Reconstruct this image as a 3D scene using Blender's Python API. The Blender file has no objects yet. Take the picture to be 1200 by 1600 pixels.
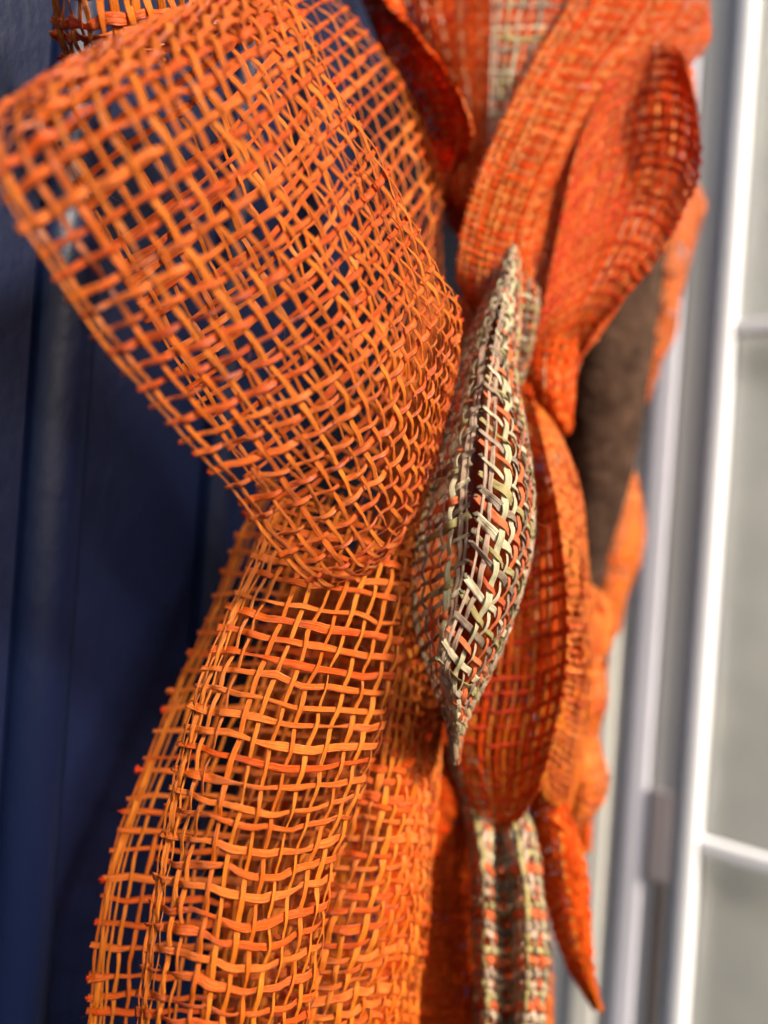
import bpy, math, random
import numpy as np
from mathutils import Vector, Matrix, Euler

random.seed(7); rng = np.random.default_rng(7)
sc = bpy.context.scene
C = sc.collection

# ------------------------------------------------------------------ camera
cd = bpy.data.cameras.new('camera'); cam = bpy.data.objects.new('camera', cd); C.objects.link(cam)
cd.sensor_fit = 'VERTICAL'; cd.sensor_height = 36.0; cd.sensor_width = 27.0; cd.lens = 26.0
cd.clip_start = 0.01; cd.clip_end = 50
CAM = Matrix.Translation((0, 0, 1.45)) @ Euler((math.radians(90), 0, 0)).to_matrix().to_4x4() @ Matrix.Rotation(math.radians(4.0), 4, 'Z')
cam.matrix_world = CAM
cd.dof.use_dof = True; cd.dof.focus_distance = 0.176; cd.dof.aperture_fstop = 4.6; cd.dof.aperture_blades = 0
sc.camera = cam
F = 26.0 / 36.0 * 1600
M3 = np.array(CAM.to_3x3()); CT = np.array(CAM.translation)

def P(x, y, d):
    return M3 @ np.array([(x - 600) / F * d, -(y - 800) / F * d, -d]) + CT

# ------------------------------------------------------------------ light
w = bpy.data.worlds.new('World'); sc.world = w; w.use_nodes = True
nt = w.node_tree; bg = nt.nodes['Background']
SUN = Vector((0.60, -0.58, 0.60)).normalized()
elev = math.asin(SUN.z); az = math.atan2(SUN.x, SUN.y)
sky = nt.nodes.new('ShaderNodeTexSky'); sky.sky_type = 'NISHITA'; sky.sun_disc = False
sky.sun_elevation = elev; sky.sun_rotation = az
nt.links.new(sky.outputs[0], bg.inputs[0]); sky.dust_density = 3; sky.ozone_density = 0.4; sky.air_density = 1.0; bg.inputs[1].default_value = 0.08
sl = bpy.data.lights.new('sun', 'SUN'); sl.energy = 3.8; sl.angle = math.radians(9); sl.color = (1, 0.90, 0.78)
so = bpy.data.objects.new('sun', sl); C.objects.link(so)
so.rotation_euler = SUN.to_track_quat('Z', 'Y').to_euler()
sc.view_settings.view_transform = 'Standard'; sc.view_settings.look = 'None'
sc.view_settings.gamma = 1; sc.view_settings.exposure = 1.25
sc.cycles.max_bounces = 10; sc.cycles.diffuse_bounces = 7; sc.cycles.transmission_bounces = 8
sc.cycles.use_denoising = True
sc.cycles.caustics_reflective = False; sc.cycles.caustics_refractive = False

# ------------------------------------------------------------------ materials
def nodes(name):
    m = bpy.data.materials.new(name); m.use_nodes = True
    return m, m.node_tree, m.node_tree.nodes, m.node_tree.links, m.node_tree.nodes['Principled BSDF']

def raffia(name, c0, c1, rough=0.42, trans=0.35, spec=0.5, tcol=None, bump=.0011):
    """flat dyed straw: fibre streaks along the strand, tint per strand, light passing through"""
    m, t, N, L, b = nodes(name)
    at = N.new('ShaderNodeAttribute'); at.attribute_name = 'sv'     # x along (m), y across (-1..1), z random
    sp = N.new('ShaderNodeSeparateXYZ'); L.new(at.outputs['Vector'], sp.inputs[0])
    cb = N.new('ShaderNodeCombineXYZ')
    mx = N.new('ShaderNodeMath'); mx.operation = 'MULTIPLY'; mx.inputs[1].default_value = 70; L.new(sp.outputs[0], mx.inputs[0])
    my = N.new('ShaderNodeMath'); my.operation = 'MULTIPLY'; my.inputs[1].default_value = 4.2; L.new(sp.outputs[1], my.inputs[0])
    mz = N.new('ShaderNodeMath'); mz.operation = 'MULTIPLY'; mz.inputs[1].default_value = 57; L.new(sp.outputs[2], mz.inputs[0])
    L.new(mx.outputs[0], cb.inputs[0]); L.new(my.outputs[0], cb.inputs[1]); L.new(mz.outputs[0], cb.inputs[2])
    n1 = N.new('ShaderNodeTexNoise'); n1.inputs['Scale'].default_value = 1.0; n1.inputs['Detail'].default_value = 4; n1.inputs['Roughness'].default_value = .65
    L.new(cb.outputs[0], n1.inputs['Vector'])
    # factor = per-strand random blended with streak
    f1 = N.new('ShaderNodeMath'); f1.operation = 'MULTIPLY_ADD'; f1.inputs[1].default_value = 2.4; f1.inputs[2].default_value = -1.08
    L.new(n1.outputs[0], f1.inputs[0])
    f2 = N.new('ShaderNodeMath'); f2.operation = 'MULTIPLY_ADD'; f2.inputs[1].default_value = 0.8; f2.use_clamp = True
    L.new(sp.outputs[2], f2.inputs[0]); L.new(f1.outputs[0], f2.inputs[2])
    mix = N.new('ShaderNodeMix'); mix.data_type = 'RGBA'
    mix.inputs[6].default_value = (*c0, 1); mix.inputs[7].default_value = (*c1, 1)
    L.new(f2.outputs[0], mix.inputs[0]); L.new(mix.outputs[2], b.inputs['Base Color'])
    b.inputs['Roughness'].default_value = rough; b.inputs['Specular IOR Level'].default_value = spec
    bp = N.new('ShaderNodeBump'); bp.inputs['Strength'].default_value = 0.9; bp.inputs['Distance'].default_value = bump
    L.new(n1.outputs[0], bp.inputs['Height']); L.new(bp.outputs[0], b.inputs['Normal'])
    tr = N.new('ShaderNodeBsdfTranslucent')
    if tcol: tr.inputs[0].default_value = (*tcol, 1)
    else: L.new(mix.outputs[2], tr.inputs[0])
    L.new(bp.outputs[0], tr.inputs['Normal'])
    ms = N.new('ShaderNodeMixShader'); ms.inputs[0].default_value = trans
    L.new(b.outputs[0], ms.inputs[1]); L.new(tr.outputs[0], ms.inputs[2])
    L.new(ms.outputs[0], N['Material Output'].inputs['Surface'])
    return m

O_WARP = raffia('orange_straw_warp', (0.82, 0.15, 0.005), (0.97, 0.29, 0.022), 0.36, 0.33, .6)
O_WEFT = raffia('orange_straw_weft', (0.84, 0.10, 0.005), (0.98, 0.26, 0.035), 0.28, 0.36, 0.6)
O_EDGE = raffia('orange_straw_edge', (0.62, 0.03, 0.002), (0.84, 0.07, 0.005), 0.5, 0.3, .3)
R_WARP = raffia('red_orange_straw_warp', (0.92, 0.085, 0.003), (0.98, 0.19, 0.02), 0.6, 0.5, 0.12)
R_WEFT = raffia('red_orange_straw_weft', (0.90, 0.065, 0.003), (0.98, 0.15, 0.012), 0.6, 0.5, 0.12)
CREAM = raffia('cream_straw', (0.62, 0.50, 0.28), (0.88, 0.77, 0.52), 0.38, 0.25)
OLIVE = raffia('olive_straw', (0.42, 0.33, 0.11), (0.62, 0.52, 0.22), 0.4, 0.25)
SAGE = raffia('sage_straw', (0.46, 0.41, 0.20), (0.72, 0.64, 0.38), 0.4, 0.25)
TAUPE = raffia('taupe_straw', (0.26, 0.17, 0.10), (0.46, 0.34, 0.24), 0.38, 0.2)
MAUVE = raffia('mauve_straw', (0.54, 0.35, 0.23), (0.78, 0.57, 0.40), 0.35, 0.25)
CORAL = raffia('coral_straw', (0.78, 0.13, 0.03), (0.92, 0.26, 0.09), 0.42, 0.3)
KNOT = raffia('dark_straw_knot', (0.06, 0.055, 0.035), (0.18, 0.14, 0.08), 0.6, 0.05)

# ------------------------------------------------------------------ surfaces and strands
def cr(Pm, t):
    """Catmull-Rom through rows Pm (n,...), at float array t in 0..n-1 (linear end tangents)"""
    n = len(Pm)
    E = np.concatenate([(2 * Pm[:1] - Pm[1:2]), Pm, (2 * Pm[-1:] - Pm[-2:-1])], 0)
    i = np.clip(np.floor(t).astype(int), 0, n - 2); f = (t - i)
    sh = (-1,) + (1,) * (Pm.ndim - 1); f = f.reshape(sh)
    a, b, c, d = E[i], E[i + 1], E[i + 2], E[i + 3]
    r = 0.5 * ((2 * b) + (-a + c) * f + (2 * a - 5 * b + 4 * c - d) * f ** 2 + (-a + 3 * b - 3 * c + d) * f ** 3)
    return r

class Sheet:
    """smooth sheet through a grid of measured points; u runs along the ribbon, v across it; equal steps in metres"""
    def __init__(s, rows, res=(220, 90), crumple=0.0, seed=0):
        G = np.array([[P(*p) for p in r] for r in rows])
        nu, nv = G.shape[:2]
        U, V = res
        A = cr(G, np.linspace(0, nu - 1, U * 2))
        A = np.swapaxes(cr(np.swapaxes(A, 0, 1), np.linspace(0, nv - 1, V * 2)), 0, 1)
        # arc-length along u of the middle band, then along v averaged over u
        du = np.linalg.norm(np.diff(A, axis=0), axis=2); mu = du[:, :].mean(1)
        cu = np.concatenate([[0], np.cumsum(mu)]); s.Lu = cu[-1]
        tu = np.interp(np.linspace(0, s.Lu, U), cu, np.arange(len(cu)))
        i = np.clip(np.floor(tu).astype(int), 0, len(cu) - 2); f = (tu - i)[:, None, None]
        A = A[i] * (1 - f) + A[i + 1] * f
        dv = np.linalg.norm(np.diff(A, axis=1), axis=2); mv = dv.mean(0)
        cv = np.concatenate([[0], np.cumsum(mv)]); s.Lv = cv[-1]
        tv = np.interp(np.linspace(0, s.Lv, V), cv, np.arange(len(cv)))
        i = np.clip(np.floor(tv).astype(int), 0, len(cv) - 2); f = (tv - i)[None, :, None]
        A = A[:, i] * (1 - f) + A[:, i + 1] * f
        s.A = A; s.U, s.V = U, V
        gu = np.gradient(A, axis=0); gv = np.gradient(A, axis=1)
        n = np.cross(gu, gv); n /= np.linalg.norm(n, axis=2, keepdims=True) + 1e-12
        s.N = n
        if crumple:
            r = np.random.default_rng(seed + 100)
            uu, vv = np.meshgrid(np.linspace(0, s.Lu, U), np.linspace(0, s.Lv, V), indexing='ij')
            h = 0
            for k in range(7):
                fx, fy, ph = r.uniform(-1, 1), r.uniform(-1, 1), r.uniform(0, 6.28)
                h = h + np.sin((uu * fx + vv * fy) * r.uniform(150, 420) + ph) / 3.5
            s.A = A + n * (h * crumple)[:, :, None]
    def ev(s, u, v):
        """u, v in 0..1 arrays (slightly outside extrapolates) -> point, normal"""
        x = u * (s.U - 1); y = v * (s.V - 1)
        i = np.clip(np.floor(x).astype(int), 0, s.U - 2); j = np.clip(np.floor(y).astype(int), 0, s.V - 2)
        fx = (x - i)[:, None]; fy = (y - j)[:, None]
        def bl(A): return A[i, j] * (1 - fx) * (1 - fy) + A[i + 1, j] * fx * (1 - fy) + A[i, j + 1] * (1 - fx) * fy + A[i + 1, j + 1] * fx * fy
        n = bl(s.N); n /= np.linalg.norm(n, axis=1, keepdims=True) + 1e-12
        return bl(s.A), n

def smooth_noise(n, step, r):
    k = max(3, int(n / step) + 3)
    c = r.normal(0, 1, k)
    return np.interp(np.linspace(0, k - 2, n), np.arange(k), c)

PROF = np.array([(-1, 0), (-.72, .7), (-.3, 1.0), (.15, .35), (.65, .95), (1, 0), (.6, -.8), (-.2, -.45), (-.7, -.85)])
PROF_LO = np.array([(-1, 0), (-.4, .9), (.45, .8), (1, 0), (.4, -.8), (-.4, -.7)])

def strip(pts, nrm, wid, thk, tw, rnd, prof, close_scale=1.0):
    """flat straw swept along pts; returns verts, quads(+caps), sv"""
    n = len(pts)
    t = np.gradient(pts, axis=0); t /= np.linalg.norm(t, axis=1, keepdims=True) + 1e-12
    b = np.cross(nrm, t); b /= np.linalg.norm(b, axis=1, keepdims=True) + 1e-12
    nn = np.cross(t, b)
    c, s_ = np.cos(tw)[:, None], np.sin(tw)[:, None]
    b2 = b * c + nn * s_; n2 = nn * c - b * s_
    m = len(prof)
    V = pts[:, None, :] + b2[:, None, :] * (prof[None, :, 0] * wid[:, None] / 2)[:, :, None] + n2[:, None, :] * (prof[None, :, 1] * thk[:, None] / 2)[:, :, None]
    L = np.concatenate([[0], np.cumsum(np.linalg.norm(np.diff(pts, axis=0), axis=1))])
    sv = np.zeros((n, m, 3)); sv[:, :, 0] = L[:, None]; sv[:, :, 1] = prof[None, :, 0] + (prof[None, :, 1] < 0) * 5; sv[:, :, 2] = rnd
    i = np.arange(n - 1)[:, None] * m; j = np.arange(m)[None, :]; j2 = (j + 1) % m
    Q = np.stack([i + j, i + m + j, i + m + j2, i + j2], -1).reshape(-1, 4)
    return V.reshape(-1, 3), Q, sv.reshape(-1, 3), m, n

def mesh_from(name, pieces, mats):
    """pieces: list of (V, Q, sv, m, n, matindex)"""
    Vs, Qs, Ss, MI, caps, cm = [], [], [], [], [], []
    o = 0
    for V, Q, S, m, n, mi in pieces:
        Vs.append(V); Qs.append(Q + o); Ss.append(S); MI.append(np.full(len(Q), mi))
        caps.append((o + np.arange(m)[::1], o + (n - 1) * m + np.arange(m)[::-1], mi)); o += len(V)
    V = np.concatenate(Vs); Q = np.concatenate(Qs); S = np.concatenate(Ss); MI = np.concatenate(MI)
    me = bpy.data.meshes.new(name)
    nq = len(Q); ncap = len(caps) * 2
    capl = [np.concatenate([c[0], c[1]]) for c in caps]
    loops = np.concatenate([Q.reshape(-1)] + capl).astype(np.int32)
    sizes = [np.full(nq, 4)] + [np.array([len(c[0]), len(c[1])]) for c in caps]
    sizes = np.concatenate(sizes).astype(np.int32)
    starts = np.concatenate([[0], np.cumsum(sizes)[:-1]]).astype(np.int32)
    me.vertices.add(len(V)); me.vertices.foreach_set('co', V.astype(np.float32).reshape(-1))
    me.loops.add(len(loops)); me.loops.foreach_set('vertex_index', loops)
    me.polygons.add(len(sizes)); me.polygons.foreach_set('loop_start', starts)
    me.polygons.foreach_set('loop_total', sizes)
    mi = np.concatenate([MI] + [np.array([c[2], c[2]]) for c in caps]).astype(np.int32)
    me.polygons.foreach_set('material_index', mi)
    sm = np.ones(len(sizes), dtype=bool); sm[nq:] = False
    me.polygons.foreach_set('use_smooth', sm)
    a = me.attributes.new('sv', 'FLOAT_VECTOR', 'POINT'); a.data.foreach_set('vector', S.astype(np.float32).reshape(-1))
    for m_ in mats: me.materials.append(m_)
    me.update(calc_edges=True); me.validate()
    return me

def thing(name, label, cat, loc, group=None):
    o = bpy.data.objects.new(name, None); C.objects.link(o); o.location = loc; o.empty_display_size = 0.01
    o['label'] = label; o['category'] = cat
    if group: o['group'] = group
    return o

def part(name, me, parent, kind=None, label=None):
    o = bpy.data.objects.new(name, me); C.objects.link(o)
    if parent is not None:
        o.parent = parent
        o.matrix_parent_inverse = Matrix.Translation(parent.location).inverted()
    if kind: o['kind'] = kind
    if label: o['label'] = label
    return o

def blob(c, r, rr, rnd):
    """tiny crumpled knot where a straw end is caught at the selvage"""
    n = 6; m = 7; V = []; ax = rr.uniform(.55, 1.5, 3)
    for i in range(n):
        th = math.pi * (i + .5) / n
        for j in range(m):
            ph = 2 * math.pi * j / m
            k = r * rr.uniform(.45, 1.5)
            V.append((c[0] + ax[0] * k * math.sin(th) * math.cos(ph), c[1] + ax[1] * k * math.sin(th) * math.sin(ph), c[2] + ax[2] * k * math.cos(th)))
    V = np.array(V); i = np.arange(n - 1)[:, None] * m; j = np.arange(m)[None, :]; j2 = (j + 1) % m
    Q = np.stack([i + j, i + m + j, i + m + j2, i + j2], -1).reshape(-1, 4)
    S = np.zeros((len(V), 3)); S[:, 0] = V[:, 2] * 3; S[:, 1] = V[:, 0] * 900; S[:, 2] = rnd
    return V, Q, S, m, n

def ribbon(name, label, cat, rows, warp_sp=4.0, weft_sp=4.6, warp_w=1.35, weft_w=1.9, thick=.32, amp=.42,
           warp_m=(O_WARP,), weft_m=(O_WEFT,), single=True, group=None, jit=.13, sub=4, seed=1, crumple=0.0,
           nubs=(1, 1), nub_m=O_EDGE, nub_r=.55, edge=2, lo=False, twist=.35, stub=.9, wvar=.25, names=('warp_strand', 'weft_strand'), hairs=0, lift=0):
    r = np.random.default_rng(seed)
    S = Sheet(rows, crumple=crumple * .001, seed=seed)
    nw = max(3, round(S.Lv * 1000 / warp_sp)); nf = max(4, round(S.Lu * 1000 / weft_sp))
    prof = PROF if single and not lo else PROF_LO
    mats = list(dict.fromkeys(list(warp_m) + list(weft_m) + [nub_m])); 
    c = S.A[S.U // 2, S.V // 2]
    t = thing(name, label, cat, tuple(c), group)
    pieces_w, pieces_f, pn = [], [], []
    # smooth wander of whole grid
    vpos = (np.arange(nw) + .5 + r.normal(0, jit * .8, nw)) / nw
    upos = (np.arange(nf) + .5 + r.normal(0, jit * .9, nf)) / nf
    lines = [(i, vpos[i], warp_w, False) for i in range(nw)]
    for k in range(edge):       # extra tight strands bundled along both selvages
        for sgn, base in ((1, 0.0), (-1, 1.0)):
            lines.append((k + (0 if sgn > 0 else nw), base + sgn * (k * .28 + .10) / nw, warp_w * .62, True))
    n = nf * sub + 1
    cc = np.linspace(-.02, 1.02, n) * nf - .5
    for i, v0, ww, ed in lines:
        u = (cc + .5) / nf
        v = v0 + smooth_noise(n, sub * 1.5, r) * jit * (.35 if ed else .75) / nw
        p, nn = S.ev(u, v)
        # height: passes over and under the weft
        idx = np.interp(u, upos, np.arange(nf))
        h = np.cos(np.pi * (idx + i)); h = np.sign(h) * np.abs(h) ** .75
        p = p + nn * (h * amp * (.6 if ed else 1) * .001)[:, None]
        wd = ww * .001 * (1 + wvar * smooth_noise(n, sub * 1.2, r) * .8).clip(.45, 1.7) * (1 - .12 * np.abs(h)) * r.uniform(.8, 1.25)
        tw = smooth_noise(n, sub * 2.5, r) * twist
        pieces_w.append((*strip(p, nn, wd, np.full(n, thick * .001 * r.uniform(.85, 1.5)), tw, r.uniform(), prof), mats.index(warp_m[i % len(warp_m)])))
    n2 = nw * sub + 1
    for j in range(nf):
        ex = stub * .001 / S.Lv
        v = np.linspace(-ex * r.uniform(.5, 1.3), 1 + ex * r.uniform(.5, 1.3), n2)
        tilt = r.normal(0, 1.6 * jit) / nf
        u = upos[j] + smooth_noise(n2, sub * 1.6, r) * jit * .8 / nf + tilt * (v - .5)
        p, nn = S.ev(u, v)
        idx = np.interp(v, vpos, np.arange(nw), left=-.5, right=nw - .5)
        h = -np.cos(np.pi * (idx + j)); h = np.sign(h) * np.abs(h) ** .75
        p = p + nn * ((h * amp + lift * np.sign(((CT - p) * nn).sum(1).mean())) * .001)[:, None]
        wd = weft_w * .001 * (1 + wvar * smooth_noise(n2, sub * 1.5, r)).clip(.4, 1.8) * r.uniform(.72, 1.3)
        tw = smooth_noise(n2, sub * 2.2, r) * twist
        mi = mats.index(weft_m[j % len(weft_m)])
        pieces_f.append((*strip(p, nn, wd, np.full(n2, thick * .001 * r.uniform(.8, 1.3)), tw, r.uniform(), prof), mi))
        for e, q in ((0, p[0]), (1, p[-1])):
            if nubs[e] and r.uniform() < nubs[e]:
                pn.append((*blob(q, nub_r * .001 * r.uniform(.35, 1.35), r, r.uniform()), mats.index(nub_m) if r.uniform() < .8 else mi))
    if single:
        for pcs, nm in ((pieces_w, names[0]), (pieces_f, names[1])):
            for k, pc in enumerate(pcs):
                if k >= 300: break
                m_ = mats[pc[5]]
                part(nm, mesh_from(nm, [pc[:5] + (0,)], [m_]), t)
            if len(pcs) > 300:
                part('remaining_strands', mesh_from('strands', pcs[300:], mats), t, 'stuff')
    else:
        part('woven_straw', mesh_from('woven_straw', pieces_w + pieces_f, mats), t, 'stuff')
    if hairs:      # loose fibres lifting off the straw
        hp = []
        src = pieces_w + pieces_f
        for k in range(hairs):
            pc_ = src[r.integers(len(src))]; q0 = pc_[0][r.integers(len(pc_[0]))]
            d0 = r.normal(0, 1, 3); d0 /= np.linalg.norm(d0); cv_ = r.normal(0, 1, 3) * .5; L_ = r.uniform(.0015, .0055); x_ = np.linspace(0, 1, 6)[:, None]
            pts = q0 + (d0 * x_ + cv_ * x_ ** 2) * L_
            ww_ = np.linspace(.00009, .00004, 6)
            hp.append((*strip(pts, np.tile(np.cross(d0, [.3, .5, .8]), (6, 1)), ww_, ww_, np.zeros(6), r.uniform(), np.array([(-1, 0), (0, 1), (1, 0), (0, -1)])), 0))
        part('loose_fibres', mesh_from('loose_fibres', hp, [weft_m[0]]), t, 'stuff')
    if pn: part('selvage_knots', mesh_from('selvage_knots', pn, mats), t, 'stuff')
    return t

def simple(name, V, faces, mat, parent=None, smooth=False, bevel=0):
    me = bpy.data.meshes.new(name); me.from_pydata([tuple(v) for v in V], [], faces); me.materials.append(mat)
    me.validate(); me.update()
    o = part(name, me, parent)
    if smooth: me.polygons.foreach_set('use_smooth', [True] * len(me.polygons))
    if bevel:
        b = o.modifiers.new('bevel', 'BEVEL'); b.width = bevel; b.segments = 3; b.limit_method = 'ANGLE'
        me.polygons.foreach_set('use_smooth', [True] * len(me.polygons))
        o.modifiers.new('wn', 'WEIGHTED_NORMAL')
    return o

# ------------------------------------------------------------------ the door and the frame beside it
DA = np.array([-0.0905, 0.205]); DE = np.array([0.1125, 0.50])     # plan points on the door face
e2 = (DE - DA) / np.linalg.norm(DE - DA); n2_ = np.array([e2[1], -e2[0]])
Z0, Z1 = 0.85, 2.05
def D(a, o, z):
    """door coordinates: a metres along the door from the moulding, o metres out of its face"""
    q = DA + e2 * a + n2_ * o; return (q[0], q[1], z)
LD = float(np.linalg.norm(DE - DA))

def paint(name, col, rough, bumps=0.0, scale=200, stretch=1, rvar=0.0, coat=0.0, specks=False):
    m, t, N, L, b = nodes(name)
    b.inputs['Roughness'].default_value = rough; b.inputs['Specular IOR Level'].default_value = .22
    tc = N.new('ShaderNodeTexCoord'); mp = N.new('ShaderNodeMapping'); mp.inputs['Scale'].default_value = (1, 1, stretch)
    L.new(tc.outputs['Object'], mp.inputs[0])
    n1 = N.new('ShaderNodeTexNoise'); n1.inputs['Scale'].default_value = scale; n1.inputs['Detail'].default_value = 3
    n2 = N.new('ShaderNodeTexNoise'); n2.inputs['Scale'].default_value = 9; n2.inputs['Detail'].default_value = 5
    L.new(mp.outputs[0], n1.inputs[0]); L.new(tc.outputs['Object'], n2.inputs[0])
    mix = N.new('ShaderNodeMix'); mix.data_type = 'RGBA'; L.new(n2.outputs[0], mix.inputs[0])
    mix.inputs[6].default_value = (*[c * .86 for c in col], 1); mix.inputs[7].default_value = (*[min(1, c * 1.12) for c in col], 1)
    out = mix.outputs[2]
    if specks:
        n3 = N.new('ShaderNodeTexVoronoi'); n3.inputs['Scale'].default_value = 130; L.new(tc.outputs['Object'], n3.inputs[0])
        r3 = N.new('ShaderNodeMapRange'); r3.inputs[1].default_value = .018; r3.inputs[2].default_value = .035; r3.inputs[3].default_value = 1; r3.inputs[4].default_value = 0
        L.new(n3.outputs['Distance'], r3.inputs[0])
        m3 = N.new('ShaderNodeMix'); m3.data_type = 'RGBA'; L.new(r3.outputs[0], m3.inputs[0]); L.new(out, m3.inputs[6])
        m3.inputs[7].default_value = (.25, .28, .34, 1); out = m3.outputs[2]
    L.new(out, b.inputs['Base Color'])
    bp = N.new('ShaderNodeBump'); bp.inputs['Strength'].default_value = bumps; bp.inputs['Distance'].default_value = .0012
    L.new(n1.outputs[0], bp.inputs['Height']); L.new(bp.outputs[0], b.inputs['Normal'])
    return m
NAVY = paint('navy_door_paint', (0.0026, 0.0056, 0.022), .42, .22, 240, .6)
WHITE = paint('white_frame_paint', (.74, .74, .75), .6, .1, 60)
CREAMP = paint('cream_trim_paint', (.76, .73, .64), .5, .1, 60)
LAV = paint('pale_frame_paint', (.72, .70, .75), .4, .1, 60)
GREY = paint('grey_trim_paint', (.64, .62, .57), .5, .1, 60)
DARKG = paint('dark_gap_seal', (.13, .10, .085), .7, .2, 60)
BRONZE = paint('hinge_metal', (.30, .26, .26), .4, .2, 90)

door = thing('door', 'navy blue painted panel door with raised vertical moulding, hung with the wreath', 'door', D(0.05, 0, Z0))
def prism_v(name, prof, z0, z1, mat, parent, bevel=0, smooth=False, nz=2):
    """vertical extrusion of a plan profile [(a,o)...]"""
    n = len(prof); V = []
    for k in range(nz):
        z = z0 + (z1 - z0) * k / (nz - 1)
        V += [D(a, o, z) for a, o in prof]
    Fc = [(k * n + i, k * n + (i + 1) % n, (k + 1) * n + (i + 1) % n, (k + 1) * n + i) for k in range(nz - 1) for i in range(n)]
    Fc += [tuple(range(n))[::-1], tuple((nz - 1) * n + i for i in range(n))]
    return simple(name, V, Fc, mat, parent, smooth, bevel)
prism_v('stile', [(-.30, 0), (-.30, -.03), (-.0105, -.03), (-.0105, 0)], Z0, Z1, NAVY, door, .0006)
# rounded moulding: half-round bead with a quirk either side
bead = [(-.0103, -.03), (-.0103, -.0035)]
for k in range(13):
    a = math.pi - math.pi * k / 12
    bead.append((0.0 + .0092 * math.cos(a), -.0035 + .0072 * math.sin(a)))
bead += [(.0103, -.0035), (.0103, -.03)]
prism_v('moulding', bead, Z0, Z1, NAVY, door, 0, True)
prism_v('field', [(.0105, -.005), (.0105, -.03), (.055, -.03), (.055, -.005)], Z0, Z1, NAVY, door, .0008)
prism_v('inner_moulding', [(.0552, -.012), (.0552, -.03), (.066, -.03), (.066, -.002), (.062, .0005), (.058, -.003)], Z0, Z1, NAVY, door, .0008)
prism_v('panel', [(.0662, -.006), (.0662, -.03), (LD - .035, -.03), (LD - .035, -.006)], Z0, Z1, NAVY, door, .0008)
prism_v('stile', [(LD - .0348, 0), (LD - .0348, -.03), (LD - .002, -.03), (LD - .002, 0)], Z0, Z1, NAVY, door, .0008)

# side frame: stands square to the door, faces back along it
def px_t(x):
    """metres out from the door face at which the frame plane crosses photo column x (at mid height)"""
    k = (x - 600) / F
    # (DE + n t): X = k*Y
    return (k * DE[1] - DE[0]) / (n2_[0] - k * n2_[1])
FR_H = Z0, Z1
frame = thing('door_frame', 'pale layered door frame with cream and lavender boards beside the navy door', 'door frame', D(LD, 0.05, Z0))
def jboard(name, x0, x1, out, mat, parent, bevel=.0015, back=.03, z0=Z0, z1=Z1):
    t0, t1 = px_t(x0), px_t(x1)
    return prism_v(name, [(LD - out, t0), (LD - out, t1), (LD + back, t1), (LD + back, t0)], z0, z1, mat, parent, bevel)
jboard('board', 840, 941, .0, GREY, frame)
jboard('cream_strip', 941.5, 985, .003, CREAMP, frame, .003)
jboard('board', 985.5, 1003, .001, GREY, frame)
jboard('pale_board', 1003.5, 1047, .004, LAV, frame, .004)
jboard('board', 1047.5, 1092, .003, GREY, frame)
jboard('seal', 1066, 1082, .0045, DARKG, frame, .0005, z1=P(1060, 1290, .44)[2])
# hinge low on the frame
tt0, tt1 = px_t(1050), px_t(1084)
HZ = (P(1060, 1390, .44)[2], P(1060, 1245, .44)[2])
simple('hinge', [D(LD + .005, tt0, HZ[0]), D(LD + .005, tt1, HZ[0]), D(LD + .005, tt1, HZ[1]), D(LD + .005, tt0, HZ[1]),
                 D(LD - .005, tt0, HZ[0]), D(LD - .005, tt1, HZ[0]), D(LD - .005, tt1, HZ[1]), D(LD - .005, tt0, HZ[1])],
       [(0, 1, 2, 3), (4, 5, 6, 7), (0, 1, 5, 4), (1, 2, 6, 5), (2, 3, 7, 6), (3, 0, 4, 7)], BRONZE, frame, False, .001)

win = thing('screened_window', 'white framed window with fine insect screen and two pale crossbars', 'window', D(LD, px_t(1150), Z0))
jboard('frame', 1092.5, 1128, .006, WHITE, win, .004)
TW0, TW1 = px_t(1128.5), px_t(1420)
def zpx(y, x=1170):
    d = (DE + n2_ * px_t(x))[1]; return P(x, y, d)[2]
for y in (510, 1332):
    zc = zpx(y)
    simple('crossbar', [D(LD - .004 * s_, t_, zc + h) for s_ in (0, 1) for t_, h in ((TW0, -.0042), (TW1, -.0042), (TW1, .0042), (TW0, .0042))],
           [(0, 1, 2, 3), (4, 5, 6, 7), (0, 1, 5, 4), (1, 2, 6, 5), (2, 3, 7, 6), (3, 0, 4, 7)], WHITE, win, False, .001)
# insect screen: real wires
wires = []
wm, _, _, _, wb = nodes('screen_wire'); wb.inputs['Base Color'].default_value = (.55, .56, .55, 1); wb.inputs['Roughness'].default_value = .5
def wire(a, b, r):
    a, b = np.array(a), np.array(b); pts = np.linspace(a, b, 2)
    nn = np.tile(np.array([-e2[0], -e2[1], 0.]), (2, 1))
    return (*strip(pts, nn, np.full(2, r * 2), np.full(2, r * 2), np.zeros(2), .5, np.array([(-1, 0), (0, 1), (1, 0), (0, -1)])), 0)
t_ = TW0
while t_ < TW1:
    wires.append(wire(D(LD + .004, t_, Z0), D(LD + .004, t_, Z1), .00022)); t_ += .0014
z_ = Z0
while z_ < Z1:
    wires.append(wire(D(LD + .0045, TW0, z_), D(LD + .0045, TW1, z_), .00022)); z_ += .0014
part('insect_screen', mesh_from('insect_screen', wires, [wm]), win, 'stuff')
gm, _, gN, gL, gb = nodes('window_glass'); gb.inputs['Base Color'].default_value = (.9, .95, .93, 1); gb.inputs['Roughness'].default_value = .03
gb.inputs['Transmission Weight'].default_value = 1; gb.inputs['IOR'].default_value = 1.1
simple('glass', [D(LD + .012, TW0, Z0), D(LD + .012, TW1, Z0), D(LD + .012, TW1, Z1), D(LD + .012, TW0, Z1)], [(0, 1, 2, 3)], gm, win)
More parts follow.
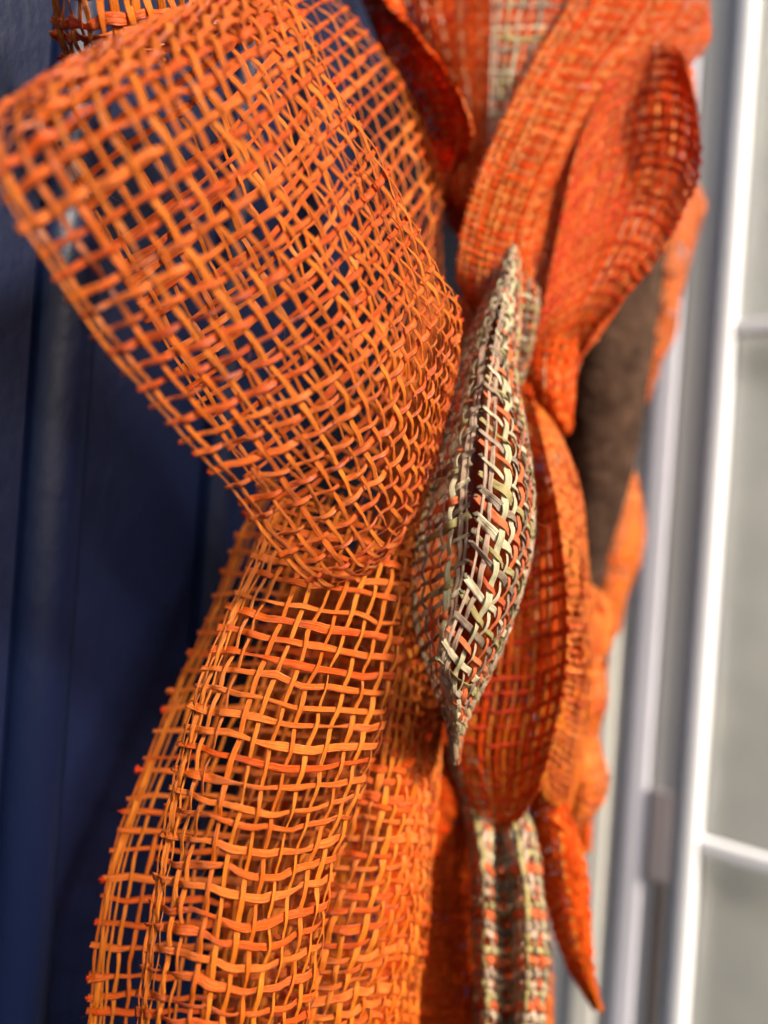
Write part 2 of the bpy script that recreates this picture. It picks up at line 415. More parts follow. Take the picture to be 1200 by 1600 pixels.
# curtain with painted pale reflections, added behind the glass
cm, ct, cN, cL, cb = nodes('backdrop_reflections')
tc = cN.new('ShaderNodeTexCoord'); no = cN.new('ShaderNodeTexNoise'); no.inputs['Scale'].default_value = 13; no.inputs['Detail'].default_value = 1.5
cL.new(tc.outputs['Object'], no.inputs[0]); rp = cN.new('ShaderNodeValToRGB'); cL.new(no.outputs[0], rp.inputs[0])
rp.color_ramp.elements[0].position = .46; rp.color_ramp.elements[0].color = (.70, .70, .66, 1)
rp.color_ramp.elements[1].position = .56; rp.color_ramp.elements[1].color = (.90, .88, .80, 1)
cL.new(rp.outputs[0], cb.inputs['Base Color']); cb.inputs['Roughness'].default_value = .9
cu = thing('backdrop', 'grey curtain with painted pale reflections added behind the screened window', 'backdrop', D(LD + .04, TW0, Z0))
V = []; NA = 40
for k in range(NA):
    t_ = TW0 - .03 + (TW1 - TW0 + .03) * k / (NA - 1)
    o_ = .03 + .0002 * math.sin(k * .3)
    V += [D(LD + o_, t_, Z0), D(LD + o_, t_, Z1)]
simple('backdrop_panel', V, [(2 * k, 2 * k + 2, 2 * k + 3, 2 * k + 1) for k in range(NA - 1)], cm, cu, True)

# ------------------------------------------------------------------ brown wreath ring
rm, rt, rN, rL, rb = nodes('brown_felt')
tc = rN.new('ShaderNodeTexCoord'); no = rN.new('ShaderNodeTexNoise'); no.inputs['Scale'].default_value = 260; no.inputs['Detail'].default_value = 5
n2b = rN.new('ShaderNodeTexNoise'); n2b.inputs['Scale'].default_value = 90
rL.new(tc.outputs['Object'], no.inputs[0]); rL.new(tc.outputs['Object'], n2b.inputs[0])
rp = rN.new('ShaderNodeValToRGB'); rL.new(n2b.outputs[0], rp.inputs[0])
rp.color_ramp.elements[0].position = .35; rp.color_ramp.elements[0].color = (.036, .019, .012, 1)
rp.color_ramp.elements[1].position = .7; rp.color_ramp.elements[1].color = (.075, .042, .027, 1)
rL.new(rp.outputs[0], rb.inputs['Base Color']); rb.inputs['Roughness'].default_value = 1; rb.inputs['Specular IOR Level'].default_value = .1
bp = rN.new('ShaderNodeBump'); bp.inputs['Strength'].default_value = .7; bp.inputs['Distance'].default_value = .0015
rL.new(no.outputs[0], bp.inputs['Height']); rL.new(bp.outputs[0], rb.inputs['Normal'])
ring = thing('wreath_ring', 'dark brown fuzzy wreath ring behind the orange ribbons, beside the pale door frame', 'wreath ring', tuple(P(940, 650, .32)))
path = np.array([P(*q) for q in ((1000, 60, .35), (985, 250, .335), (965, 430, .325), (945, 600, .32), (930, 750, .32), (906, 900, .325), (880, 1060, .335), (860, 1250, .35))])
tt = np.linspace(0, len(path) - 1, 120); pc = cr(path, tt); rad = cr(np.array([[70.], [70.], [68.], [64.], [52.], [33.], [30.], [30.]]), tt)[:, 0] / F * .32
ang = np.linspace(0, 2 * np.pi, 40, endpoint=False)
tg = np.gradient(pc, axis=0); tg /= np.linalg.norm(tg, axis=1, keepdims=True)
bb = np.cross(tg, np.array([0, -1., 0])); bb /= np.linalg.norm(bb, axis=1, keepdims=True); cc_ = np.cross(tg, bb)
V = pc[:, None] + (np.cos(ang)[None, :, None] * bb[:, None] + np.sin(ang)[None, :, None] * cc_[:, None]) * (rad[:, None, None] * (1 + .012 * rng.normal(size=(120, 40, 1)).clip(-2, 2)))
i = np.arange(119)[:, None] * 40; j = np.arange(40)[None, :]
Q = np.stack([i + j, i + 40 + j, i + 40 + (j + 1) % 40, i + (j + 1) % 40], -1).reshape(-1, 4)
simple('felt_wrap', V.reshape(-1, 3), [tuple(map(int, q)) for q in Q], rm, ring, True)
hairs = []
for k in range(5000):
    a = rng.integers(2, 118); b_ = rng.integers(0, 40); q = V[a, b_]; d_ = (q - pc[a]); d_ /= np.linalg.norm(d_)
    d_ = d_ + rng.normal(0, .7, 3); L_ = rng.uniform(.001, .003)
    pts = np.array([q - d_ * .0003, q + d_ * L_]); hairs.append((*strip(pts, np.tile(np.array([.3, -1, .2]), (2, 1)), np.array([.00018, .00008]), np.array([.00012, .00005]), np.zeros(2), .5, np.array([(-1, 0), (0, 1), (1, 0)])), 0))
part('fuzz', mesh_from('fuzz', hairs, [rm]), ring, 'stuff')

# ------------------------------------------------------------------ ribbons
BOW = 'orange open-weave straw ribbons of the wreath bow'
# big loop nearest the camera: front face from its lower end up to the fold, then the back layer
R = [
 [(575, 900, .200), (622, 860, .201), (655, 800, .204), (680, 730, .210), (700, 650, .218)],
 [(505, 918, .184), (570, 885, .185), (632, 810, .189), (678, 715, .196), (712, 600, .207)],
 [(440, 868, .172), (525, 830, .173), (605, 765, .178), (672, 670, .187), (718, 545, .200)],
 [(372, 780, .160), (475, 745, .162), (575, 690, .168), (660, 595, .178), (718, 480, .193)],
 [(300, 700, .149), (415, 660, .152), (535, 600, .158), (632, 505, .169), (686, 425, .185)],
 [(222, 612, .139), (340, 568, .142), (462, 505, .149), (575, 415, .160), (640, 335, .177)],
 [(142, 515, .130), (262, 462, .133), (385, 395, .140), (500, 312, .151), (580, 222, .168)],
 [(68, 405, .123), (182, 345, .126), (305, 275, .132), (420, 195, .143), (512, 112, .160)],
 [(3, 300, .118), (110, 230, .120), (235, 160, .127), (355, 95, .138), (480, 40, .156)],
 [(-14, 215, .121), (85, 138, .124), (205, 80, .131), (325, 30, .142), (440, -22, .160)],
 [(10, 160, .135), (110, 100, .138), (215, 45, .146), (325, -5, .158), (430, -60, .176)],
 [(75, 215, .152), (180, 140, .156), (285, 75, .165), (380, 10, .180), (480, -45, .215)],
 [(165, 365, .165), (270, 290, .170), (375, 210, .179), (465, 115, .198), (565, 40, .236)],
 [(245, 520, .176), (350, 450, .181), (455, 365, .190), (545, 250, .212), (640, 150, .250)],
 [(330, 655, .186), (425, 590, .191), (525, 505, .200), (605, 395, .222), (688, 275, .258)],
 [(410, 765, .196), (495, 700, .201), (580, 615, .210), (645, 515, .230), (690, 400, .260)],
 [(520, 810, .207), (580, 755, .212), (630, 680, .220), (668, 600, .232), (700, 520, .247)],
]
ribbon('ribbon_loop', 'large orange open-weave ribbon loop closest to the camera, before the navy door', 'ribbon loop',
       R, 4.6, 4.7, 1.25, 1.5, .2, .45, group=BOW, seed=11, crumple=.1, nubs=(.3, .9), nub_r=.34, edge=1, sub=6, jit=.07, hairs=160)

# folded tail hanging below it
T1 = [
 [(430, 780, .200), (500, 800, .197), (580, 815, .199), (655, 830, .208), (590, 800, .222), (500, 780, .230), (410, 760, .232)],
 [(398, 862, .192), (470, 876, .188), (555, 890, .190), (648, 905, .203), (560, 880, .218), (470, 860, .226), (366, 850, .228)],
 [(352, 960, .186), (432, 975, .180), (520, 992, .182), (628, 1010, .198), (540, 975, .214), (430, 960, .224), (322, 970, .224)],
 [(304, 1085, .178), (384, 1100, .172), (474, 1118, .175), (603, 1120, .194), (500, 1100, .209), (385, 1088, .218), (266, 1092, .216)],
 [(270, 1212, .174), (348, 1228, .167), (440, 1246, .170), (570, 1226, .190), (460, 1225, .204), (335, 1220, .211), (215, 1220, .207)],
 [(246, 1342, .172), (326, 1358, .165), (412, 1376, .168), (525, 1340, .186), (420, 1345, .199), (292, 1340, .205), (174, 1335, .199)],
 [(228, 1465, .170), (310, 1482, .162), (395, 1500, .165), (505, 1460, .183), (398, 1462, .195), (270, 1462, .200), (150, 1460, .192)],
 [(212, 1600, .169), (292, 1617, .161), (376, 1632, .164), (482, 1600, .181), (380, 1600, .193), (252, 1600, .197), (138, 1600, .188)],
 [(198, 1740, .169), (276, 1757, .161), (360, 1772, .164), (465, 1740, .181), (365, 1740, .192), (240, 1740, .195), (128, 1740, .185)],
]
ribbon('ribbon_tail', 'orange ribbon tail folded lengthwise, hanging below the large loop against the navy door', 'ribbon tail',
       T1, 4.3, 5.3, 1.15, 1.75, .24, .36, group=BOW, seed=21, crumple=.25, nubs=(0, .5), nub_r=.85, edge=4, sub=6, jit=.11, hairs=140)

# inner tail between it and the dark folds
T2 = [
 [(610, 820, .228), (650, 850, .226), (690, 860, .234), (710, 870, .25)],
 [(590, 960, .220), (640, 980, .216), (680, 1000, .226), (705, 1010, .245)],
 [(560, 1120, .212), (620, 1130, .206), (672, 1140, .216), (690, 1150, .238)],
 [(500, 1280, .208), (590, 1290, .199), (655, 1290, .208), (680, 1300, .232)],
 [(430, 1430, .206), (540, 1445, .194), (635, 1430, .202), (670, 1440, .228)],
 [(400, 1600, .204), (500, 1610, .192), (590, 1590, .198), (650, 1600, .226)],
 [(390, 1740, .204), (480, 1750, .192), (570, 1740, .198), (640, 1740, .226)],
]
ribbon('ribbon_tail', 'orange ribbon tail in soft focus just right of the folded tail with clear open mesh', 'ribbon tail',
       T2, 3.3, 3.8, 1.6, 1.8, .25, .36, group=BOW, seed=31, crumple=.5, nubs=(.2, .8), edge=1, sub=4)
T3 = [
 [(640, 860, .258), (690, 880, .262), (740, 900, .27), (770, 900, .28)],
 [(620, 1060, .252), (680, 1080, .256), (725, 1090, .266), (760, 1100, .28)],
 [(610, 1260, .248), (680, 1270, .250), (735, 1280, .262), (775, 1290, .28)],
 [(600, 1430, .246), (670, 1440, .248), (745, 1450, .258), (800, 1450, .272)],
 [(590, 1590, .246), (660, 1600, .246), (750, 1600, .254), (840, 1600, .264)],
 [(585, 1740, .246), (660, 1740, .246), (750, 1740, .254), (850, 1740, .262)],
]
ribbon('ribbon_tail', 'deep orange shaded ribbon tail behind the lower striped ribbon, at the foot of the bow', 'ribbon tail',
       T3, 2.6, 2.8, 3.0, 3.2, .15, .15, single=True, lo=True, warp_m=(R_WARP,), weft_m=(R_WEFT,), group=BOW, seed=41, crumple=.6, edge=1, sub=3)
# upper left scrap behind the large loop
U1 = [
 [(90, -160, .165), (150, -160, .160), (250, -160, .165), (340, -160, .175), (430, -160, .19)],
 [(80, -40, .168), (140, -40, .162), (240, -40, .168), (340, -40, .178), (430, -60, .19)],
 [(85, 40, .172), (150, 45, .166), (250, 30, .172), (350, 20, .182), (440, 0, .195)],
 [(105, 110, .178), (170, 110, .174), (270, 90, .18), (370, 70, .19), (450, 60, .2)],
]
ribbon('ribbon_loop', 'orange ribbon loop peeping over the top left corner of the large loop', 'ribbon loop',
       U1, 2.8, 4.0, 1.8, 2.2, .25, .4, group=BOW, seed=51, crumple=.5, nubs=(.8, .3), nub_r=.8, edge=3, sub=4)

# ---- the ruffles on the right: finer looking because farther away
RK = dict(single=True, lo=True, warp_m=(R_WARP, O_WARP), weft_m=(R_WEFT,), sub=3, thick=.14, amp=.15, edge=2, nubs=(.7, .7), nub_r=.35, crumple=.12, jit=.07)
RUF = 'orange ribbon ruffles around the wreath ring'
C1 = [  # curled strip at the top
 [(548, -120, .262), (580, -120, .252), (620, -120, .250), (640, -120, .262)],
 [(560, -20, .262), (580, -20, .250), (600, -15, .246), (625, -20, .258)],
 [(590, 60, .264), (620, 45, .250), (655, 55, .244), (660, 90, .262)],
 [(620, 130, .266), (650, 105, .252), (700, 115, .240), (700, 150, .256)],
 [(645, 200, .268), (670, 165, .256), (728, 170, .240), (722, 205, .25)],
 [(660, 255, .27), (680, 225, .26), (735, 215, .242), (715, 250, .252)],
 [(680, 300, .272), (690, 270, .264), (712, 262, .252), (700, 290, .262)],
]
ribbon('ribbon_loop', 'curled red-orange ribbon fold above the large loop, beside the dark gap', 'ribbon loop', C1, 2.6, 3.0, 1.9, 2.2, seed=61, group=RUF,
       **{**RK, 'edge': 3})
C2 = [
 [(600, -120, .29), (660, -120, .285), (720, -120, .283), (790, -120, .287)],
 [(620, 0, .29), (670, 0, .283), (725, 0, .280), (780, 0, .285)],
 [(650, 100, .292), (690, 100, .284), (730, 100, .280), (775, 100, .285)],
 [(680, 190, .295), (710, 190, .286), (740, 190, .281), (770, 190, .286)],
 [(690, 270, .30), (715, 275, .29), (745, 275, .284), (765, 275, .289)],
 [(690, 330, .305), (712, 335, .295), (740, 335, .289), (760, 330, .293)],
]
ribbon('ribbon_loop', 'red-orange ribbon with diamond mesh left of the upper striped ribbon', 'ribbon loop', C2, 3.2, 3.4, 2.1, 2.1, seed=62, group=RUF, **RK)
C3 = [  # shadowed red knot below the curl
 [(660, 235, .30), (690, 240, .285), (730, 250, .282), (765, 250, .29)],
 [(665, 290, .295), (695, 300, .28), (730, 300, .277), (760, 290, .285)],
 [(690, 325, .295), (710, 332, .283), (735, 330, .28), (750, 320, .287)],
]
ribbon('ribbon_loop', 'small shaded red ribbon end tucked under the curled fold', 'ribbon loop', C3, 2.8, 3.0, 1.9, 1.9, seed=63, group=RUF, **RK)
# long loop sweeping from top right to the middle
C4 = [
 [(955, -140, .268), (1005, -140, .266), (1065, -140, .268), (1130, -140, .275), (1150, -140, .29)],
 [(898, -10, .260), (962, -5, .262), (1032, 0, .265), (1100, 0, .274), (1110, -5, .29)],
 [(836, 95, .252), (892, 102, .256), (950, 108, .260), (1022, 90, .270), (1098, 80, .285)],
 [(786, 190, .247), (838, 205, .250), (887, 215, .256), (930, 190, .268), (980, 180, .284)],
 [(747, 280, .244), (796, 300, .245), (840, 310, .250), (875, 290, .264), (910, 280, .28)],
 [(722, 370, .244), (770, 390, .243), (815, 395, .247), (850, 380, .258), (880, 370, .274)],
 [(716, 440, .248), (760, 457, .246), (805, 462, .249), (835, 450, .257), (860, 440, .27)],
 [(748, 500, .262), (775, 518, .258), (805, 518, .260), (820, 510, .264), (840, 500, .275)],
]
ribbon('ribbon_loop', 'long orange ribbon loop sweeping from the top down to the tip of the striped pod', 'ribbon loop', C4, 2.5, 2.9, 1.5, 1.6, seed=64, group=RUF,
       **{**RK, 'warp_m': (O_WARP, O_WARP, R_WARP), 'weft_m': (O_WEFT, R_WEFT)})
# rounded petal
C5 = [
 [(948, 128, .260), (985, 94, .264), (1020, 76, .264), (1052, 78, .258), (1072, 100, .250)],
 [(905, 225, .257), (955, 172, .264), (1015, 148, .266), (1066, 152, .257), (1092, 192, .247)],
 [(885, 310, .254), (940, 250, .262), (1010, 222, .265), (1068, 230, .256), (1092, 272, .245)],
 [(868, 390, .251), (920, 332, .258), (985, 302, .262), (1042, 310, .254), (1064, 340, .244)],
 [(855, 455, .250), (900, 412, .254), (955, 382, .257), (1005, 388, .250), (1024, 410, .242)],
 [(840, 518, .250), (878, 484, .250), (918, 460, .252), (955, 458, .248), (972, 470, .242)],
 [(825, 570, .254), (855, 545, .252), (885, 528, .252), (912, 522, .250), (926, 524, .247)],
 [(815, 620, .262), (840, 600, .258), (865, 582, .256), (885, 576, .256), (898, 572, .257)],
]
ribbon('ribbon_loop', 'rounded red-orange ribbon petal with curved rows, against the pale frame', 'ribbon loop', C5, 1.8, 5.0, 1.25, 1.5, seed=65, group=RUF,
       **{**RK, 'edge': 4, 'warp_m': (O_WARP, R_WARP), 'weft_m': (O_EDGE,), 'amp': .12, 'lift': .2})  # dark weft colour puts the shading of the curved rows into the straw
C5b = [  # its own back layer, glowing through
 [(900, 150, .292), (960, 100, .288), (1030, 85, .285), (1080, 110, .285)],
 [(880, 280, .29), (950, 240, .285), (1020, 220, .28), (1085, 220, .28)],
 [(860, 400, .288), (920, 370, .283), (985, 340, .278), (1050, 340, .277)],
 [(840, 520, .286), (880, 490, .28), (930, 470, .274), (970, 470, .272)],
 [(825, 620, .286), (850, 600, .28), (880, 580, .272), (900, 570, .27)],
]
ribbon('ribbon_loop', 'orange ribbon layer glowing behind the rounded petal', 'ribbon loop', C5b, 2.6, 3.0, 2.6, 2.8, seed=66, group=RUF, **RK)
C6 = [  # twisted tip below the petal
 [(800, 540, .262), (850, 530, .252), (900, 530, .250), (940, 500, .262)],
 [(805, 580, .258), (845, 585, .246), (880, 590, .246), (905, 570, .258)],
 [(825, 620, .256), (850, 625, .246), (880, 630, .246), (897, 620, .256)],
 [(850, 650, .256), (865, 655, .249), (882, 662, .249), (895, 650, .256)],
 [(870, 672, .258), (878, 676, .254), (886, 678, .254), (893, 672, .258)],
]
ribbon('ribbon_loop', 'twisted red-orange ribbon tip pointing down over the brown ring', 'ribbon loop', C6, 2.2, 2.6, 2.1, 2.3, seed=67, group=RUF, **RK)
# lower loop: left face and right face meeting at the dark selvage
C7 = [
 [(790, 590, .254), (800, 598, .252), (815, 603, .250), (830, 610, .247)],
 [(780, 700, .246), (805, 700, .243), (835, 700, .239), (852, 705, .232)],
 [(765, 820, .242), (800, 820, .238), (845, 815, .234), (872, 800, .225)],
 [(750, 950, .238), (790, 948, .234), (845, 940, .230), (886, 930, .220)],
 [(727, 1070, .236), (780, 1072, .232), (840, 1065, .228), (884, 1045, .219)],
 [(718, 1160, .238), (765, 1168, .234), (820, 1164, .230), (866, 1145, .222)],
 [(730, 1240, .244), (770, 1248, .240), (810, 1246, .236), (843, 1225, .229)],
 [(748, 1278, .250), (775, 1284, .247), (800, 1280, .244), (820, 1266, .238)],
]
ribbon('ribbon_loop', 'red-orange ribbon loop right of the striped pod, dark cross rows and a red selvage', 'ribbon loop', C7, 2.2, 5.2, 1.6, 1.5, seed=68, group=RUF,
       **{**RK, 'edge': 4, 'warp_m': (R_WARP, O_WARP), 'weft_m': (O_EDGE,), 'sub': 4, 'amp': .15, 'lift': .18})
C7b = [
 [(745, 760, .262), (790, 740, .255), (830, 740, .25), (860, 760, .25)],
 [(730, 900, .258), (780, 880, .25), (830, 880, .245), (875, 880, .245)],
 [(715, 1050, .256), (770, 1050, .247), (830, 1050, .243), (878, 1040, .243)],
 [(720, 1180, .256), (765, 1180, .249), (820, 1180, .245), (860, 1160, .245)],
 [(745, 1270, .26), (775, 1275, .254), (800, 1270, .25), (825, 1255, .25)],
]
ribbon('ribbon_loop', 'orange ribbon layer behind the loop right of the striped pod', 'ribbon loop', C7b, 2.6, 3.0, 2.6, 2.8, seed=69, group=RUF, **RK)
C8 = [
 [(828, 612, .250), (845, 620, .252), (860, 640, .262), (865, 660, .28)],
 [(852, 705, .236), (885, 715, .240), (905, 760, .255), (900, 790, .28)],
 [(872, 800, .230), (900, 820, .236), (916, 860, .255), (918, 890, .28)],
 [(886, 930, .226), (908, 930, .236), (922, 940, .258), (924, 960, .285)],
 [(884, 1050, .226), (905, 1055, .238), (920, 1060, .262), (925, 1070, .29)],
 [(866, 1150, .228), (885, 1165, .240), (908, 1180, .265), (914, 1190, .29)],
 [(845, 1225, .234), (868, 1250, .246), (892, 1260, .268), (900, 1260, .29)],
]
ribbon('ribbon_loop', 'bright orange side of the lower loop right of the red selvage, open mesh rows', 'ribbon loop', C8, 2.5, 2.9, 1.7, 1.8, seed=70, group=RUF,
       **{**RK, 'warp_m': (O_WARP,), 'weft_m': (O_WEFT,)})
C9 = [
 [(880, 900, .30), (905, 915, .290), (930, 925, .292), (950, 935, .30)],
 [(878, 980, .30), (910, 980, .286), (945, 985, .290), (966, 972, .302)],
 [(876, 1035, .30), (905, 1036, .284), (930, 1040, .287), (946, 1038, .302)],
 [(874, 1095, .298), (908, 1095, .281), (936, 1098, .284), (949, 1092, .30)],
 [(872, 1150, .296), (904, 1150, .279), (926, 1155, .283), (936, 1152, .298)],
 [(868, 1215, .294), (908, 1215, .274), (938, 1220, .279), (950, 1212, .296)],
 [(866, 1262, .292), (900, 1272, .276), (925, 1268, .281), (940, 1256, .296)],
 [(872, 1298, .293), (888, 1302, .282), (902, 1300, .285), (914, 1290, .296)],
]
ribbon('ribbon_loop', 'pale orange blurred ribbon loop right of the lower loop, below the brown ring', 'ribbon loop', C9, 2.8, 3.2, 2.7, 2.9, seed=71, group=RUF,
       **{**RK, 'warp_m': (O_WARP,), 'weft_m': (O_WEFT,)})
C10 = [
 [(822, 1215, .262), (845, 1205, .255), (870, 1230, .255), (890, 1260, .265)],
 [(835, 1300, .260), (860, 1290, .252), (890, 1310, .252), (915, 1350, .262)],
 [(850, 1390, .262), (875, 1380, .254), (900, 1390, .254), (922, 1430, .262)],
 [(868, 1460, .264), (888, 1455, .257), (908, 1465, .257), (925, 1495, .263)],
 [(895, 1525, .266), (908, 1520, .261), (920, 1525, .261), (930, 1540, .265)],
 [(925, 1572, .268), (930, 1570, .266), (934, 1572, .266), (940, 1578, .268)],
]
ribbon('ribbon_tail', 'pointed red-orange ribbon tail ending in a thin tip right of the lower striped ribbon', 'ribbon tail', C10, 2.0, 2.6, 2.0, 2.3, seed=72, group=RUF, **RK)
C11 = [
 [(895, 1230, .30), (905, 1230, .296), (918, 1235, .296), (926, 1240, .30)],
 [(897, 1290, .30), (906, 1290, .296), (917, 1292, .296), (924, 1295, .30)],
 [(905, 1330, .30), (911, 1332, .297), (917, 1332, .297), (922, 1330, .30)],
]
ribbon('ribbon_tail', 'tiny orange ribbon end hanging below the pale blurred loop', 'ribbon tail', C11, 2.0, 2.6, 2.0, 2.3, seed=73, group=RUF, **RK)
C12 = [
 [(1010, 330, .37), (1050, 290, .36), (1085, 290, .36), (1102, 325, .37)],
 [(1005, 420, .37), (1035, 400, .357), (1060, 410, .357), (1068, 440, .37)],
 [(1000, 500, .37), (1025, 490, .357), (1050, 500, .357), (1056, 520, .37)],
 [(985, 570, .37), (1005, 570, .36), (1025, 575, .36), (1035, 560, .37)],
 [(975, 640, .372), (990, 640, .364), (1005, 640, .364), (1012, 620, .372)],
]
ribbon('ribbon_loop', 'pale orange blurred ribbon loop behind the upper end of the brown ring', 'ribbon loop', C12, 2.8, 3.2, 2.7, 2.9, seed=74, group=RUF,
       **{**RK, 'warp_m': (O_WARP,), 'weft_m': (O_WEFT,)})
C13 = [
 [(935, 690, .372), (952, 690, .364), (972, 700, .364), (984, 720, .370)],
 [(925, 750, .372), (955, 745, .358), (985, 748, .358), (998, 765, .366)],
 [(915, 820, .370), (950, 815, .355), (990, 815, .355), (1007, 825, .362)],
 [(905, 880, .368), (945, 878, .354), (980, 880, .354), (998, 880, .360)],
 [(895, 935, .366), (935, 938, .355), (962, 942, .355), (977, 936, .360)],
 [(885, 1000, .366), (920, 1002, .357), (945, 1000, .358), (967, 985, .362)],
]
ribbon('ribbon_loop', 'pale orange blurred ribbon bulge right of the lower end of the brown ring', 'ribbon loop', C13, 2.8, 3.2, 2.7, 2.9, seed=75, group=RUF,
       **{**RK, 'warp_m': (O_WARP,), 'weft_m': (O_WEFT,)})
C14 = [
 [(790, 1560, .30), (820, 1550, .296), (850, 1560, .296), (862, 1570, .3)],
 [(800, 1480, .30), (820, 1470, .296), (845, 1470, .296), (858, 1480, .3)],
 [(800, 1360, .30), (815, 1350, .296), (835, 1350, .296), (845, 1360, .3)],
][::-1] + [[(790, 1700, .30), (820, 1700, .296), (850, 1700, .296), (862, 1700, .3)]]
ribbon('ribbon_tail', 'thin orange ribbon edge behind the right side of the lower striped ribbon', 'ribbon tail', C14, 2.4, 2.8, 2.0, 2.0, seed=76, group=RUF,
       **{**RK, 'warp_m': (O_WARP,), 'weft_m': (O_WEFT,)})
# fabric filling the space behind the pod
C15 = [
 [(600, 560, .262), (660, 520, .262), (720, 480, .275), (780, 470, .30)],
 [(600, 720, .255), (660, 700, .255), (730, 680, .272), (800, 680, .30)],
 [(600, 880, .25), (650, 880, .25), (720, 880, .27), (790, 880, .30)],
 [(600, 1040, .245), (650, 1050, .247), (710, 1060, .268), (760, 1060, .30)],
 [(600, 1160, .25), (640, 1170, .252), (690, 1180, .27), (740, 1180, .30)],
]
ribbon('ribbon_loop', 'deep orange ribbon in shade between the large loop and the striped pod', 'ribbon loop', C15, 2.7, 3.0, 2.4, 2.6, seed=77, group=RUF, **{**RK, 'weft_m': (O_WEFT,)})

C16 = [
 [(655, -120, .312), (760, -120, .306), (900, -120, .305), (1070, -120, .312)],
 [(660, 20, .312), (760, 20, .306), (880, 20, .302), (1060, 20, .31)],
 [(680, 140, .312), (750, 140, .306), (840, 140, .300), (980, 120, .306)],
 [(695, 260, .312), (745, 270, .305), (810, 270, .298), (900, 260, .302)],
 [(700, 350, .312), (740, 370, .303), (800, 380, .295), (870, 370, .3)],
]
ribbon('ribbon_loop', 'deep orange ribbon in shade behind the flat plaid ribbon at the top', 'ribbon loop', C16, 2.7, 3.0, 2.6, 2.8, seed=78, group=RUF, **RK)

C17 = [
 [(440, 900, .256), (490, 900, .252), (550, 900, .250), (625, 900, .254)],
 [(400, 1080, .254), (460, 1080, .248), (530, 1080, .246), (620, 1080, .250)],
 [(370, 1260, .252), (430, 1260, .245), (510, 1260, .243), (610, 1260, .247)],
 [(350, 1430, .252), (410, 1430, .244), (490, 1430, .241), (600, 1430, .245)],
 [(335, 1600, .252), (395, 1600, .243), (480, 1600, .240), (590, 1600, .245)],
 [(325, 1740, .252), (385, 1740, .243), (470, 1740, .240), (585, 1740, .245)],
]
ribbon('ribbon_tail', 'orange ribbon in shade seen through the holes of the folded tail, behind it', 'ribbon tail', C17, 3.0, 3.4, 2.2, 2.4, seed=79, group=RUF, **{**RK, 'weft_m': (O_WEFT,)})

# ---- striped ribbons
SW = (MAUVE, SAGE, CREAM, CORAL, TAUPE, CORAL, OLIVE, MAUVE)
SF = (CORAL, CREAM, OLIVE, TAUPE)
STR = 'striped straw ribbons in cream, olive, taupe and orange'
S2 = [ # left wall, bottom to top, then right wall, top to bottom: column 0 is the lip nearest the camera
 [(710, 1150, .194), (708, 1160, .196), (706, 1165, .200), (708, 1160, .215), (712, 1150, .23)],
 [(704, 1080, .191), (700, 1098, .194), (693, 1110, .202), (700, 1110, .225), (712, 1110, .25)],
 [(702, 1000, .189), (688, 1022, .191), (668, 1040, .203), (682, 1050, .235), (712, 1050, .27)],
 [(722, 905, .186), (690, 925, .187), (647, 955, .205), (668, 970, .240), (712, 970, .28)],
 [(730, 830, .184), (694, 850, .186), (648, 880, .206), (680, 900, .243), (722, 900, .285)],
 [(730, 760, .185), (700, 780, .187), (660, 810, .208), (690, 830, .245), (730, 830, .285)],
 [(741, 680, .188), (712, 700, .191), (680, 725, .211), (706, 745, .248), (742, 745, .285)],
 [(753, 605, .194), (728, 622, .197), (697, 640, .215), (722, 655, .248), (756, 655, .28)],
 [(761, 530, .202), (745, 540, .205), (720, 555, .220), (742, 570, .250), (766, 570, .275)],
 [(784, 455, .213), (774, 460, .216), (758, 468, .226), (770, 480, .248), (785, 480, .265)],
 [(801, 385, .224), (802, 384, .226), (803, 386, .230), (804, 392, .24), (804, 400, .25)],
 [(790, 450, .215), (800, 470, .217), (812, 490, .228), (806, 500, .248), (795, 500, .265)],
 [(775, 520, .203), (790, 545, .205), (806, 580, .220), (797, 600, .250), (775, 600, .275)],
 [(764, 590, .193), (794, 625, .194), (820, 672, .210), (812, 700, .246), (782, 700, .28)],
 [(758, 670, .186), (800, 710, .186), (833, 765, .204), (816, 800, .244), (776, 800, .285)],
 [(754, 750, .181), (797, 792, .180), (831, 850, .201), (812, 880, .241), (762, 880, .285)],
 [(745, 835, .178), (785, 876, .177), (812, 925, .198), (795, 950, .236), (746, 950, .28)],
 [(734, 910, .176), (766, 950, .175), (788, 995, .194), (775, 1010, .23), (730, 1010, .27)],
 [(706, 980, .175), (738, 1015, .175), (764, 1050, .192), (752, 1062, .224), (722, 1062, .26)],
 [(688, 1042, .177), (716, 1068, .178), (742, 1092, .192), (734, 1100, .218), (716, 1100, .24)],
 [(702, 1105, .186), (714, 1120, .187), (726, 1130, .194), (722, 1135, .21), (714, 1135, .225)],
 [(712, 1160, .195), (715, 1164, .196), (718, 1165, .198), (716, 1165, .205), (713, 1165, .215)],
]
ribbon('striped_ribbon_loop', 'pod-shaped striped straw ribbon loop with a slit, beside the large orange loop', 'striped ribbon',
       S2, 2.9, 4.2, 1.45, 1.5, .24, .42, warp_m=SW, weft_m=SF, group=STR, seed=81, crumple=.15, nubs=(.8, 0), nub_m=KNOT, nub_r=.5, edge=1, sub=6, wvar=.2, jit=.10, hairs=60)
S1 = [
 [(768, -120, .270), (810, -120, .268), (860, -120, .268), (950, -120, .272)],
 [(768, 0, .268), (810, 0, .266), (860, 0, .266), (925, 0, .270)],
 [(766, 110, .266), (795, 110, .264), (830, 110, .264), (870, 110, .267)],
 [(764, 200, .266), (785, 200, .264), (805, 200, .264), (830, 200, .266)],
 [(762, 270, .268), (775, 270, .266), (790, 270, .266), (800, 270, .268)],
]
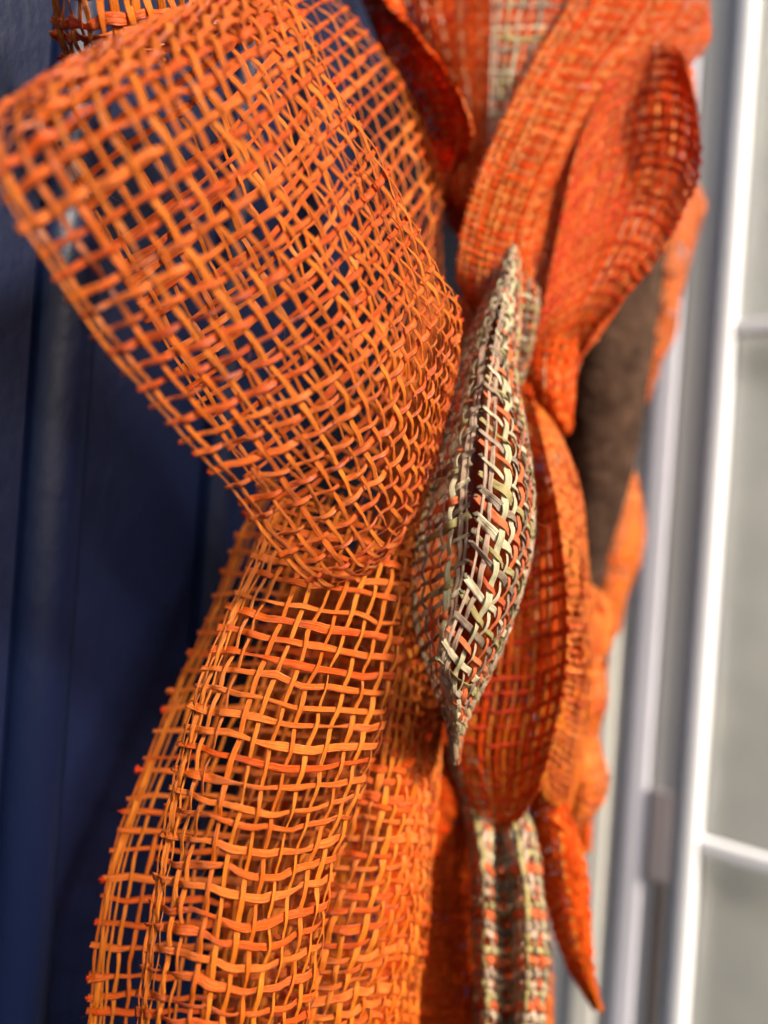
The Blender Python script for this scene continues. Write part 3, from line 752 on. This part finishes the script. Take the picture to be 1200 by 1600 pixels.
SK = dict(warp_m=SW, weft_m=SF, group=STR, single=True, lo=True, sub=4, nubs=(.4, .4), nub_m=KNOT, nub_r=.4, edge=1, wvar=.2)
ribbon('striped_ribbon', 'flat plaid straw ribbon in cream and orange at the top, between two orange ribbons', 'striped ribbon', S1, 3.4, 4.2, 1.7, 1.8, .2, .2, seed=82, **SK)
S3 = [
 [(770, 420, .236), (800, 430, .232), (830, 440, .234), (842, 455, .245)],
 [(775, 480, .238), (800, 490, .232), (828, 495, .234), (840, 500, .245)],
 [(785, 550, .242), (800, 555, .238), (818, 560, .24), (828, 555, .248)],
 [(790, 600, .250), (800, 605, .246), (810, 605, .248), (815, 600, .252)],
]
ribbon('striped_ribbon', 'short striped ribbon piece behind the upper right of the pod-shaped loop', 'striped ribbon', S3, 2.6, 3.2, 1.3, 1.5, .36, .38, seed=83, **SK)
S4 = [
 [(700, 1130, .236), (704, 1130, .235), (710, 1130, .236), (716, 1130, .235), (722, 1135, .236), (716, 1135, .245)],
 [(704, 1190, .250), (714, 1190, .248), (726, 1192, .250), (738, 1195, .248), (750, 1200, .251), (742, 1200, .265)],
 [(724, 1260, .256), (742, 1258, .252), (766, 1262, .254), (794, 1258, .252), (818, 1262, .256), (804, 1262, .27)],
 [(732, 1320, .246), (754, 1318, .234), (780, 1328, .245), (810, 1318, .234), (838, 1322, .246), (820, 1320, .268)],
 [(738, 1400, .242), (760, 1398, .227), (788, 1412, .244), (822, 1398, .226), (850, 1402, .242), (828, 1400, .266)],
 [(740, 1500, .242), (762, 1498, .225), (790, 1513, .245), (824, 1500, .224), (856, 1504, .240), (832, 1500, .266)],
 [(742, 1600, .242), (764, 1598, .225), (790, 1613, .245), (820, 1600, .224), (850, 1604, .240), (828, 1600, .266)],
 [(742, 1740, .242), (762, 1738, .225), (788, 1753, .245), (814, 1740, .224), (842, 1744, .240), (824, 1740, .266)],
]
ribbon('striped_ribbon', 'blurred striped ribbon tail hanging at the bottom, below the red-orange loop', 'striped ribbon', S4, 2.9, 3.6, 1.9, 2.1, .3, .45, seed=84, **{**SK, 'crumple': .5, 'warp_m': (OLIVE, MAUVE, CORAL, CREAM), 'weft_m': (MAUVE, OLIVE, CORAL, TAUPE)})
